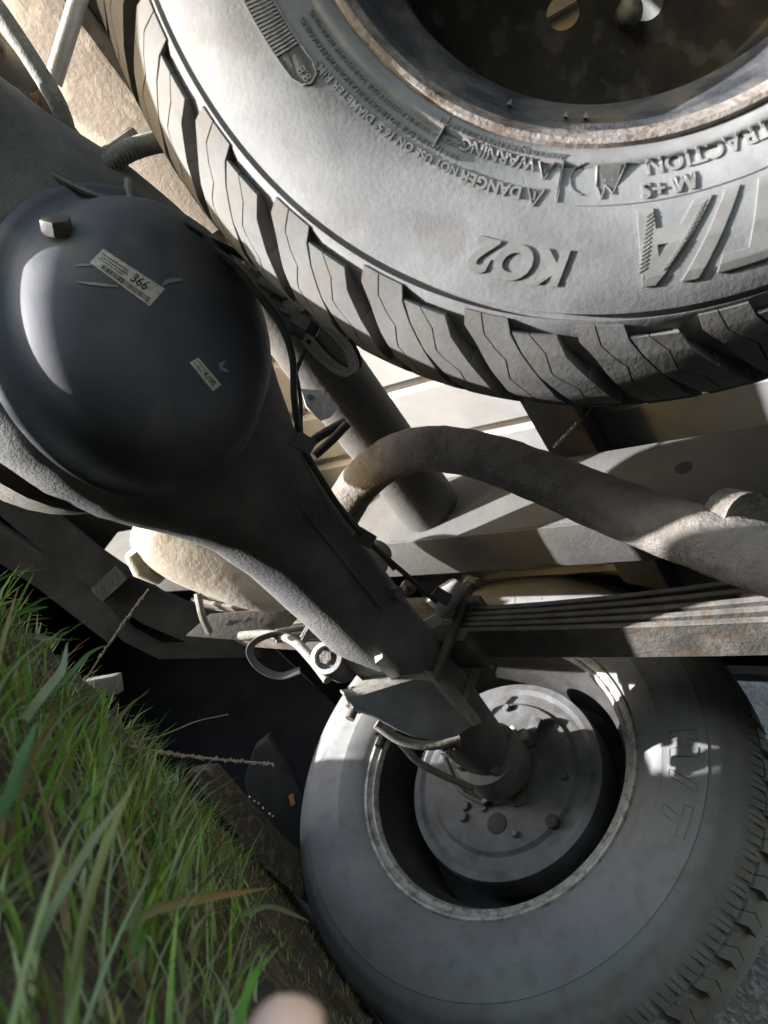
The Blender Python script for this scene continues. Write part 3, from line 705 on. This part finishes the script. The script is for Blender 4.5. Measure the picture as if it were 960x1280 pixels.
MB().tube(spline(PP((375, 800, 1.0), (350, 792, 1.0), (322, 800, 1.0), (312, 815, 1.0), (325, 835, 1.0), (350, 845, 1.0), (375, 838, 1.0)), 6), .007, 10, flat=.4).build('exhaust_hanger_loop', M['rail'], T)
pp = MB().prism(PP((232, 795, 1.12), (262, 768, 1.12), (330, 762, 1.12), (378, 735, 1.12), (392, 752, 1.12), (352, 795, 1.12), (318, 802, 1.12)), AWAY * .005).build('skid_panel', M['rail'], T, bevel=.001)
for x, y in ((285, 778), (307, 776), (336, 780)):
    MB().prism(PP((x - 4, y + 3, 1.117), (x + 3, y - 4, 1.117), (x + 5, y - 3, 1.117), (x - 2, y + 4, 1.117)), AWAY * .001).build('slot', M['well'], pp)
sheet2([PP((365, 780, 1.15), (440, 770, 1.15), (470, 800, 1.15)), PP((350, 800, 1.12), (400, 800, 1.12), (440, 830, 1.12))], .006, 'gusset', M['rail'], T)
for a in (0, 1): MB().tube(PP((345, 790 + 10 * a, 1.1), (440, 775 + 12 * a, 1.13)), .005, 8).build('brake_pipe', M['hose'], T)
MB().tube(PP((375, 806, 1.06), (392, 775, 1.08)), .006, 8).build('bracket_rod', M['rust'], T)
# shock absorber foot
sh = MB().tube(PP((424, 812, .93), (436, 778, .97), (470, 690, 1.08)), [.022, .024, .024], 22).build('shock_absorber', M['dust'], T)
d_ = (P(435, 838, .985) - P(409, 823, .915)).normalized()
c_ = P(409, 823, .915)
MB().tube([c_, c_ + d_ * .058], .0205, 24).build('bushing', M['plate'], sh, angle=50)
MB().revolve([(.0205, .0), (.0205, .003), (.015, .004), (.0135, .0)], 24, fr=Matrix.Translation(c_ - d_ * .002) @ d_.to_track_quat('-Z', 'Y').to_matrix().to_4x4()).build('washer', M['steel'], sh)
MB().tube([c_ - d_ * .008, c_ + d_ * .006], .0085, 6).build('bolt', M['rust'], sh)
# forward frame pieces seen below the differential
def band(pts, w, name, m, th=.02):
    mb = MB(); top = []; bot = []
    for i, (x, y, d) in enumerate(pts):
        a, b = pts[max(i - 1, 0)], pts[min(i + 1, len(pts) - 1)]; dx, dy = b[0] - a[0], b[1] - a[1]; l = math.hypot(dx, dy)
        top.append(P(x + dy / l * w / 2, y - dx / l * w / 2, d)); bot.append(P(x - dy / l * w / 2, y + dx / l * w / 2, d))
    return sheet2([top, midrow(top, bot, .5), bot], th, name, m, T, angle=50)
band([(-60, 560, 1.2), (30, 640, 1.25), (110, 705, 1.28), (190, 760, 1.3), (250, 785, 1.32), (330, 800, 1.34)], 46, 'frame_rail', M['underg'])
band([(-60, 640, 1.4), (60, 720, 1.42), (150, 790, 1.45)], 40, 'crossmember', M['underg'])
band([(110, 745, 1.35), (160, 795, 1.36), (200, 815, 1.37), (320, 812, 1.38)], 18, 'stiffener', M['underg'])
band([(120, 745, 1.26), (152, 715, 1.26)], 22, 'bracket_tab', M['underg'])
# dark floor pans and inner body sides
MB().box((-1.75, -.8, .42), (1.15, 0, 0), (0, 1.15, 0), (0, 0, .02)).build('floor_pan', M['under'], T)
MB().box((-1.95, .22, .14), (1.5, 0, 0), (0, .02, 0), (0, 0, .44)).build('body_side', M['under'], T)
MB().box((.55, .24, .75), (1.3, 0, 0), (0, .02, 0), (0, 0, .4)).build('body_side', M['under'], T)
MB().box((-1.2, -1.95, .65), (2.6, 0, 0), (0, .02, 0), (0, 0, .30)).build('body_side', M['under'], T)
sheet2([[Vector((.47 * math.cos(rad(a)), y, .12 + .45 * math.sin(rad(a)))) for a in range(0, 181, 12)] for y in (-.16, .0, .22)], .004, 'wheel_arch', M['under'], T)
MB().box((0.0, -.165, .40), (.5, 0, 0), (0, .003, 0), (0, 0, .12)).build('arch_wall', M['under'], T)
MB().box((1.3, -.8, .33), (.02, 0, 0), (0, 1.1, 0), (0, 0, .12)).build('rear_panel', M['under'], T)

# ---- upper left : rods, hoses, muddy plate
pl_ = sheet2([PP((30, -60, 1.0), (140, 60, 1.0), (250, 190, 1.0), (340, 320, 1.0)), PP((100, -60, 1.0), (190, 40, 1.0), (300, 170, 1.0), (400, 290, 1.0))], .01, 'gusset', M['under'], T) if False else None
MB().box((-.045, -1.18, .235), (.050, 0, .0), (0, .41, 0), (0, 0, .022)).build('frame_plate', M['tan'], T, bevel=.003)
MB().box((.022, -1.18, .262), (.014, 0, .0), (0, .41, 0), (0, 0, .03)).build('frame_flange', M['rail'], T, bevel=.003)
MB().tube(spline(PP((-30, -25, .62), (10, 30, .62), (60, 108, .63), (80, 150, .64), (86, 185, .65)), 6), .0075, 14).build('handbrake_rod', M['hose'], T)
MB().tube(PP((104, -20, .68), (66, 104, .70)), [.0085, .0085], 12).build('brace_bar', M['steel'], T)
MB().tube(spline(PP((-20, 182, .655), (40, 182, .66), (85, 187, .66), (110, 196, .66)), 5), [.014] * 11 + [.015, .014, .012, .009, .004], 16).build('lever_arm', M['dust'], T)
MB().tube(PP((14, 172, .68), (38, 130, .69)), .005, 8).build('brace_bar', M['steel'], T)
hs = MB(); hp = spline(PP((106, 240, .64), (126, 214, .65), (158, 190, .66), (190, 179, .68), (215, 176, .70)), 16)
hs.tube(hp, [.0088 + .0011 * (i % 2) for i in range(len(hp))], 14); hs.build('corrugated_hose', M['hose'], T)
MB().tube(PP((112, 206, .67), (168, 166, .69)), .006, 8).build('brace_bar', M['tan'], T)
MB().tube(spline(PP((160, 225, .65), (162, 250, .64), (180, 268, .63), (210, 285, .63)), 5), .0035, 8).build('bracket_rod', M['hose'], T)
mud = MB(); rows = []
for i in range(40):
    rows.append([P(-80 + 190 * i / 39, -60 + 230 * j / 39, 1.02 + .10 * noise.noise(Vector((i * .13, j * .13, 2)))) for j in range(40)])
mud.grid(rows); mo = mud.build('inner_wing', M['mud'], T); roughen(mo, .035, 16)
# cables along the axle
MB().tube(spline(PP((-40, 150, .60), (20, 190, .60), (90, 232, .60), (160, 260, .605), (215, 282, .62), (262, 300, .64), (300, 318, .66), (335, 336, .67)), 6), .0034, 8).build('brake_cable', M['cable'], T)
MB().tube(PP((180, 266, .606), (232, 290, .622), (250, 298, .63)), [.006, .008, .006], 10).build('cable_sleeve', M['black'], T)
MB().tube(spline(PP((238, 300, .63), (285, 325, .64), (320, 365, .65), (352, 408, .66), (366, 450, .67), (368, 500, .685), (378, 555, .71), (402, 600, .74), (440, 655, .80), (475, 690, .85), (515, 725, .89), (545, 752, .93)), 7), .0033, 8).build('brake_cable', M['cable'], T)
MB().tube(spline(PP((366, 395, .68), (385, 392, .70), (420, 425, .73), (444, 462, .76)), 7), .0030, 8).build('wire', M['hose'], T)
MB().tube(spline(PP((387, 425, .70), (376, 450, .70), (368, 470, .70)), 7), .0022, 8).build('wire', M['cable'], T)
for x, y, s, m in ((345, 355, .014, 'hose'), (352, 368, .010, 'black'), (365, 388, .010, 'hose'), (376, 402, .009, 'hose'), (388, 410, .008, 'black'), (372, 415, .007, 'rail')):
    MB().box(P(x, y, .68), RTI * s * .9 - UPI * s * .5, UPI * s * .6 + RTI * s * .3, AWAY * s * .6).build('connector', M[m], T, bevel=.002)
MB().tube(PP((308, 334, .67), (322, 317, .67)), [.0055, .0065], 6).build('cable_clip', M['white'], T)
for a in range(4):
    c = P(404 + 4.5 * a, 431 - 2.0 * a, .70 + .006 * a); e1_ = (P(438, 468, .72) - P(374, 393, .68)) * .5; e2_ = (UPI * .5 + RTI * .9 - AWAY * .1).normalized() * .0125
    MB().tube([c + e1_ * math.cos(2 * math.pi * k / 28) + e2_ * math.sin(2 * math.pi * k / 28) for k in range(29)], .0021, 8).build('coiled_wire', M['white' if a < 3 else 'cable'], T)  # white turns put the coil's sunlit look into its colour
MB().box(P(385, 648, .80), RTI * .008, UPI * .006, AWAY * .006).build('cable_bracket', M['axle'], T, bevel=.002)
for x, y, d in ((456, 672, .82), (378, 553, .705), (552, 745, .93)):
    MB().box(P(x, y, d), RTI * .010 - UPI * .006, UPI * .007 + RTI * .004, AWAY * .006).build('cable_bracket', M['rail'], T, bevel=.002)
MB().tube(spline(PP((470, 905, 1.0), (497, 925, .99), (520, 950, .99), (545, 965, 1.0), (590, 985, 1.05)), 6), .005, 10).build('brake_cable', M['hose'], T)
MB().tube([Vector((0, -.030, 0)), Vector((0, .02, 0))], .052, 28).build('bearing_flange', M['axle'], T, bevel=.003)
for a in range(45, 405, 90):
    c = Vector((.040 * math.cos(rad(a)), -.030, .040 * math.sin(rad(a)))); MB().tube([c, c + Vector((0, -.014, 0))], .007, 6).build('bolt', M['axle'], axle)

# ================================================================== DITCH OBJECTS
bk = MB().box(PW(127, 858, .86), CR @ Vector((.022, .004, 0)), CR @ Vector((.0, .012, .004)), CR @ Vector((0, 0, .01))).build('metal_bracket', M['dust'], bevel=.003)
tag(bk, 'small grey metal bracket at the edge of the grass below the truck frame', 'bracket')
bb = empty('plastic_box', Matrix.Translation(PW(345, 1010, 1.35)))
tag(bb, 'black plastic part with tiny painted glints in the dark beside the rear wheel', 'plastic box')
def WPl(o, *l): return [PW(*q) - o.location for q in l]
MB().prism(WPl(bb, (318, 935, 1.33), (335, 922, 1.33), (362, 960, 1.33), (385, 1010, 1.33), (392, 1090, 1.33), (350, 1060, 1.33), (312, 1010, 1.33), (305, 975, 1.33)), CR @ Vector((0, 0, -.04))).build('shell', M['black'], bb, bevel=.004)
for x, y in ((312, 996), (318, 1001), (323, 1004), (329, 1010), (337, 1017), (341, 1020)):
    c = WPl(bb, (x, y, 1.326))[0]; MB().revolve([(.0002, .0016), (.0014, .001), (.0017, 0)], 8, fr=Matrix.Translation(c) @ CR.to_4x4()).build('bead', M['glint'], bb)  # pale dots stand in for glints on the shell
MB().box(WPl(bb, (365, 1000, 1.326))[0], CR @ Vector((.004, .002, 0)), CR @ Vector((-.002, .009, 0)), CR @ Vector((0, 0, .001))).build('bead', M['orange'], bb)  # orange chip painted in for an orange glint
# kerb stones / boards half buried at the foot of the bank
kb = MB().prism([PW(*q) for q in ((232, 965, 1.08), (262, 962, 1.10), (345, 1055, 1.16), (385, 1090, 1.19), (388, 1135, 1.17), (330, 1085, 1.10))], CR @ Vector((0, -.01, -.06))).build('earth_slab', M['soil'], bevel=.004)
tag(kb, 'flat slab of packed earth lying along the top of the bank beside the tyre', 'earth slab')
# dry seed stems
def stem(pts, r, head, label):
    p = spline([PW(*q) for q in pts], 10); o0 = p[0].copy(); e = empty('dry_stem', Matrix.Translation(o0)); tag(e, label, 'dry stem', 'dry stems at the top of the bank')
    p = [q - o0 for q in p]; MB().tube(p, [r * (1 - .3 * i / len(p)) for i in range(len(p))], 6).build('stalk', M['straw'], e)
    if head:
        q = p[int(len(p) * (1 - head)):]; hb = MB(); random.seed(5)
        for i in range(len(q) - 1):
            for k in range(5):
                t = random.random(); c = q[i] * (1 - t) + q[i + 1] * t + Vector([random.uniform(-1, 1) for _ in range(3)]) * r * 1.1
                s = r * random.uniform(.5, .9); hb.box(c, (s, 0, s * .3), (0, s * .8, 0), (-s * .3, 0, s))
        hb.build('seed_head', M['straw'], e)
stem([(60, 930, .60), (110, 845, .62), (150, 785, .63), (185, 737, .64)], .0009, .55, 'thin brown seed stem leaning up to the right out of the grass')
stem([(120, 925, .60), (185, 937, .62), (250, 947, .63), (342, 955, .63)], .0011, .6, 'brown seed stem lying almost level, its crusty tip in front of the dark')
stem([(150, 930, .62), (200, 920, .63), (245, 902, .64), (285, 893, .65)], .0006, 0, 'fine pale bare stem just above the crusty level one')

# ================================================================== GRASS
def pix(p):
    c = CR.transposed() @ (p - CL)
    return (480 + c.x / -c.z * F, 640 - c.y / -c.z * F, -c.z) if c.z < -.02 else None
def allowed(x, y, z, L):                             # thin the grass near the lens, as where someone lies
    if (Vector((x, y, z)) - CL).length < .16 + L * .9: return False
    q = pix(Vector((x, y, z + L * .85)))
    if q is None: return True
    b_ = pix(Vector((x, y, z)))
    if b_ and b_[1] > 930 and b_[0] > 250 + (hash((round(x, 4), round(y, 4))) % 100) * .9 - (b_[1] - 930) * .05 and L > .02: return False
    return not (-200 < q[0] < 1100 and q[1] < 752 + 1.06 * q[0] - 25)
def blades(N, region, name, lab, seed, lmin, lmax, wmin, wmax, dry=.12):
    rg = np.random.default_rng(seed); V = []; Fc = []; C = []
    o = 0
    for _ in range(N):
        x, y = region(rg)
        z = hgt(x, y) - .004
        L = rg.uniform(lmin, lmax); w = rg.uniform(wmin, wmax)
        if not allowed(x, y, z, L): continue
        az = rg.uniform(0, 2 * math.pi); lean = rg.uniform(.1, 1.0) ; bend = rg.uniform(.3, 1.8)
        dx, dy = math.cos(az), math.sin(az); px, py = -dy, dx
        seg = 5; cx, cy, cz = x, y, z; th = lean * .6
        col = np.array([.15, .30, .06]) * rg.uniform(.45, 1.7) + np.array([rg.uniform(0, .07), rg.uniform(0, .04), 0])
        if rg.random() < dry: col = np.array([.36, .28, .15]) * rg.uniform(.5, 1.2)
        elif rg.random() < .35: col = np.array([.38, .50, .28]) * rg.uniform(.6, 1.3)  # pale blades put soft highlights into the grass colour
        tw = rg.uniform(-.6, .6)
        for s in range(seg + 1):
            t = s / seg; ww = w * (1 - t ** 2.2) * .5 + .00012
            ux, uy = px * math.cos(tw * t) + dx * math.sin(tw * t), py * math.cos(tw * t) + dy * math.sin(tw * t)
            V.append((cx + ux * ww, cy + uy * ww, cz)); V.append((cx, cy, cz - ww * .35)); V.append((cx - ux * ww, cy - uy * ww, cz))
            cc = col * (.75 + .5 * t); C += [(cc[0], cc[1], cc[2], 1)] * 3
            if s < seg:
                a = o + s * 3; Fc += [(a, a + 3, a + 4, a + 1), (a + 1, a + 4, a + 5, a + 2)]
            th2 = th + bend * t; cx += dx * math.sin(th2) * L / seg; cy += dy * math.sin(th2) * L / seg; cz += math.cos(th2) * L / seg
        o += (seg + 1) * 3
    me = bpy.data.meshes.new(name); me.from_pydata(V, [], Fc)
    ca = me.color_attributes.new('tint', 'FLOAT_COLOR', 'POINT'); ca.data.foreach_set('color', np.array(C, dtype=np.float32).ravel())
    me.polygons.foreach_set('use_smooth', [True] * len(me.polygons))
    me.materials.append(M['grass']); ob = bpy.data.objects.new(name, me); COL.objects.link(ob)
    return tag(ob, lab, name.replace('_', ' '), kind='stuff')
def regA(rg):
    v = rg.uniform(-.4, .95) ** 1.0 * LAB; u = abs(rg.normal(0, .10)) - .03
    u = min(u, .32) ; q = Vector((A_.x, A_.y, 0)) + dAB * v + nAB * u
    return q.x, q.y
def regB(rg):
    v = rg.uniform(-.9, .42) * LAB; u = rg.uniform(-.05, .42) * (1 if v < .1 else .6)
    q = Vector((A_.x, A_.y, 0)) + dAB * v + nAB * u; return q.x, q.y
blades(12500, regB, 'grass', 'lush green grass covering the bank at the lower left', 11, .025, .08, .0010, .0038, .2)
blades(1500, regA, 'short_grass', 'short thin grass and litter along the top edge of the bank', 12, .012, .04, .0008, .002, .35)
blades(1400, lambda r: (lambda v, u: (A_.x + dAB.x * v + nAB.x * u, A_.y + dAB.y * v + nAB.y * u))(r.uniform(-.1, .8) * LAB, r.uniform(.02, .22)), 'leaf_litter', 'brown dry straw and litter on the bare earth between grass and tyre', 14, .008, .0195, .0006, .0022, .88)
blades(1800, lambda r: (r.uniform(-4, -.8), r.uniform(-1.5, 3)), 'distant_grass', 'grass on the open ground left of the truck', 13, .05, .12, .004, .008)
def big_blade(pts, w, col, label, group=None):
    p = spline([PW(*q) for q in pts], 8); o0 = p[0].copy(); mb = MB(); n = len(p); rows = []
    view = CR @ Vector((0, 0, -1))
    for i, q in enumerate(p):
        t = (p[min(i + 1, n - 1)] - p[max(i - 1, 0)]).normalized(); sdir = t.cross(view).normalized()
        ww = w * min(1, (1 - i / (n - 1)) * 2.4 + .02) ** .8 * .5
        rows.append([q - o0 + sdir * ww, q - o0 + view * ww * .35, q - o0 - sdir * ww])
    me = mb.grid(rows).mesh('grass_blade', M['grass'])
    ca = me.color_attributes.new('tint', 'FLOAT_COLOR', 'POINT'); C = []
    for i in range(n):
        t = i / (n - 1); c = [col[0][k] * (1 - t) + col[1][k] * t for k in range(3)]; C += [(*c, 1)] * 3
    ca.data.foreach_set('color', np.array(C, dtype=np.float32).ravel())
    o = bpy.data.objects.new('grass_blade', me); COL.objects.link(o); o.location = o0; tag(o, label, 'grass blade', 'single blades standing out of the bank')
GR = ((.05, .11, .02), (.09, .20, .04)); PA = ((.16, .22, .10), (.30, .34, .22)); YE = ((.10, .14, .03), (.30, .28, .06))
big_blade([(85, 1275, .22), (105, 1150, .235), (135, 1050, .25), (172, 966, .265)], .0034, YE, 'tall yellowing grass blade standing above the rest near the bottom left')
big_blade([(40, 1190, .23), (80, 1110, .24), (120, 1045, .26), (165, 985, .28)], .0032, PA, 'pale grass blade crossing left of the tall yellowing one')
big_blade([(150, 1160, .32), (200, 1135, .325), (270, 1120, .33), (338, 1110, .34)], .0045, ((.22, .27, .15), (.38, .20, .06)), 'broad pale grass blade lying level with an orange tip')
big_blade([(298, 1285, .24), (306, 1250, .25), (320, 1215, .26), (335, 1193, .27)], .0032, ((.10, .26, .03), (.13, .32, .05)), 'short bright green grass blade beside the fingertip')
big_blade([(300, 1145, .36), (335, 1133, .37), (365, 1142, .38), (388, 1153, .39)], .0028, PA, 'thin pale blade arching towards the tyre')
big_blade([(0, 805, .50), (30, 795, .50), (60, 798, .50), (85, 800, .51)], .0040, PA, 'pale blade at the top of the bank, pointing right at mid height')
big_blade([(-10, 785, .50), (25, 766, .50), (60, 758, .52)], .0036, GR, 'highest green blade at the left edge, under the frame')
big_blade([(30, 900, .37), (60, 860, .38), (78, 835, .39), (84, 803, .40)], .0050, PA, 'wide shiny blade with a pale underside, folded at its top')
big_blade([(-10, 1030, .24), (15, 985, .25), (30, 940, .26), (48, 900, .27)], .0050, GR, 'broad bright green blade at the left edge of the photo')
big_blade([(60, 870, .48), (90, 840, .49), (110, 818, .50), (132, 806, .51)], .0030, GR, 'slim green blade reaching right from the top of the bank')

# ================================================================== HAND
def chain(bm_pts):
    me = bpy.data.meshes.new('person'); vs = []; es = []; rs = []
    def add(pts, parent_idx):
        prev = parent_idx
        for (x, y, z, r) in pts:
            vs.append((x, y, z)); rs.append(r)
            if prev is not None: es.append((prev, len(vs) - 1))
            prev = len(vs) - 1
        return prev
    # hand frame: x across, y up along the fingers, z towards the lens (metres)
    wrist = add([(0.02, -.23, .03, .030), (.012, -.17, .02, .027), (.008, -.145, .015, .032)], None)
    for bx, pts in ((-.002, [(-.012, -.085, .008, .013), (-.006, -.052, .004, .0098), (-.001, -.025, .001, .0088), (.003, .002, 0, .0080)]),
                    (.02, [(.010, -.085, .010, .013), (.014, -.068, .026, .0095), (.014, -.082, .046, .0085), (.012, -.100, .045, .0072)]),
                    (.04, [(.030, -.090, .012, .012), (.034, -.076, .028, .009), (.033, -.090, .045, .008), (.030, -.105, .043, .007)]),
                    (.05, [(.047, -.100, .014, .0105), (.052, -.090, .028, .008), (.050, -.101, .041, .007), (.047, -.112, .038, .006)]),
                    (-.03, [(-.020, -.130, .022, .014), (-.034, -.110, .036, .0108), (-.034, -.090, .048, .0095), (-.028, -.078, .056, .008)])):
        add(pts, wrist)
    me.from_pydata(vs, es, [])
    o = bpy.data.objects.new('person', me); COL.objects.link(o)
    sk = o.modifiers.new('skin', 'SKIN'); lay = me.skin_vertices[0] if me.skin_vertices else None
    return o, rs
def hand():
    me0, rs = None, None
    o, rs = chain(None)
    bpy.context.view_layer.objects.active = o
    if not o.data.skin_vertices:
        bpy.ops.mesh.customdata_skin_add() if False else None
    try:
        lay = o.data.skin_vertices[0].data
        for i, r in enumerate(rs): lay[i].radius = (r, r); lay[i].use_root = (i == 0)
    except Exception as ex_: print('skin layer missing', ex_)
    su = o.modifiers.new('sub', 'SUBSURF'); su.levels = 2; su.render_levels = 2
    bpy.context.view_layer.update()
    me = bpy.data.meshes.new_from_object(o.evaluated_get(bpy.context.evaluated_depsgraph_get()))
    o.modifiers.clear(); o.data = me; me.name = 'person'; me.materials.clear(); me.materials.append(M['skin'])
    me.polygons.foreach_set('use_smooth', [True] * len(me.polygons))
    tip = PW(386, 1219, .132)
    fr_ = CR @ Matrix.Rotation(rad(-14), 3, 'Z')
    o.matrix_world = Matrix.Translation(tip) @ fr_.to_4x4() @ Matrix.Translation((-.003, -.0065, 0))
    nail = MB(); rows = []
    for i in range(6):
        rows.append([Vector((.003 + .0055 * math.sin(a), -.002 - .0022 * i, -.0068 * math.cos(a) - .0004)) for a in [rad(-60 + 24 * k) for k in range(6)]])
    nl = nail.grid(rows).build('fingernail', M['skin'], o)
    return o
hd = hand()
tag(hd, 'out of focus fingertip of the person holding the camera, poking in at the bottom edge', 'person')
print('polys', sum(len(o.data.polygons) for o in S.objects if o.type == 'MESH'), 'objects', len(S.objects), 'sun elev', math.degrees(elev))
#print('A', A_, 'B', B_, 'cam u', (0 - A_.x) * nAB.x + (0 - A_.y) * nAB.y, 'h cam', hgt(0, 0), 'spring', pix(M_TRUCK @ Vector((.3, -.225, .06))))
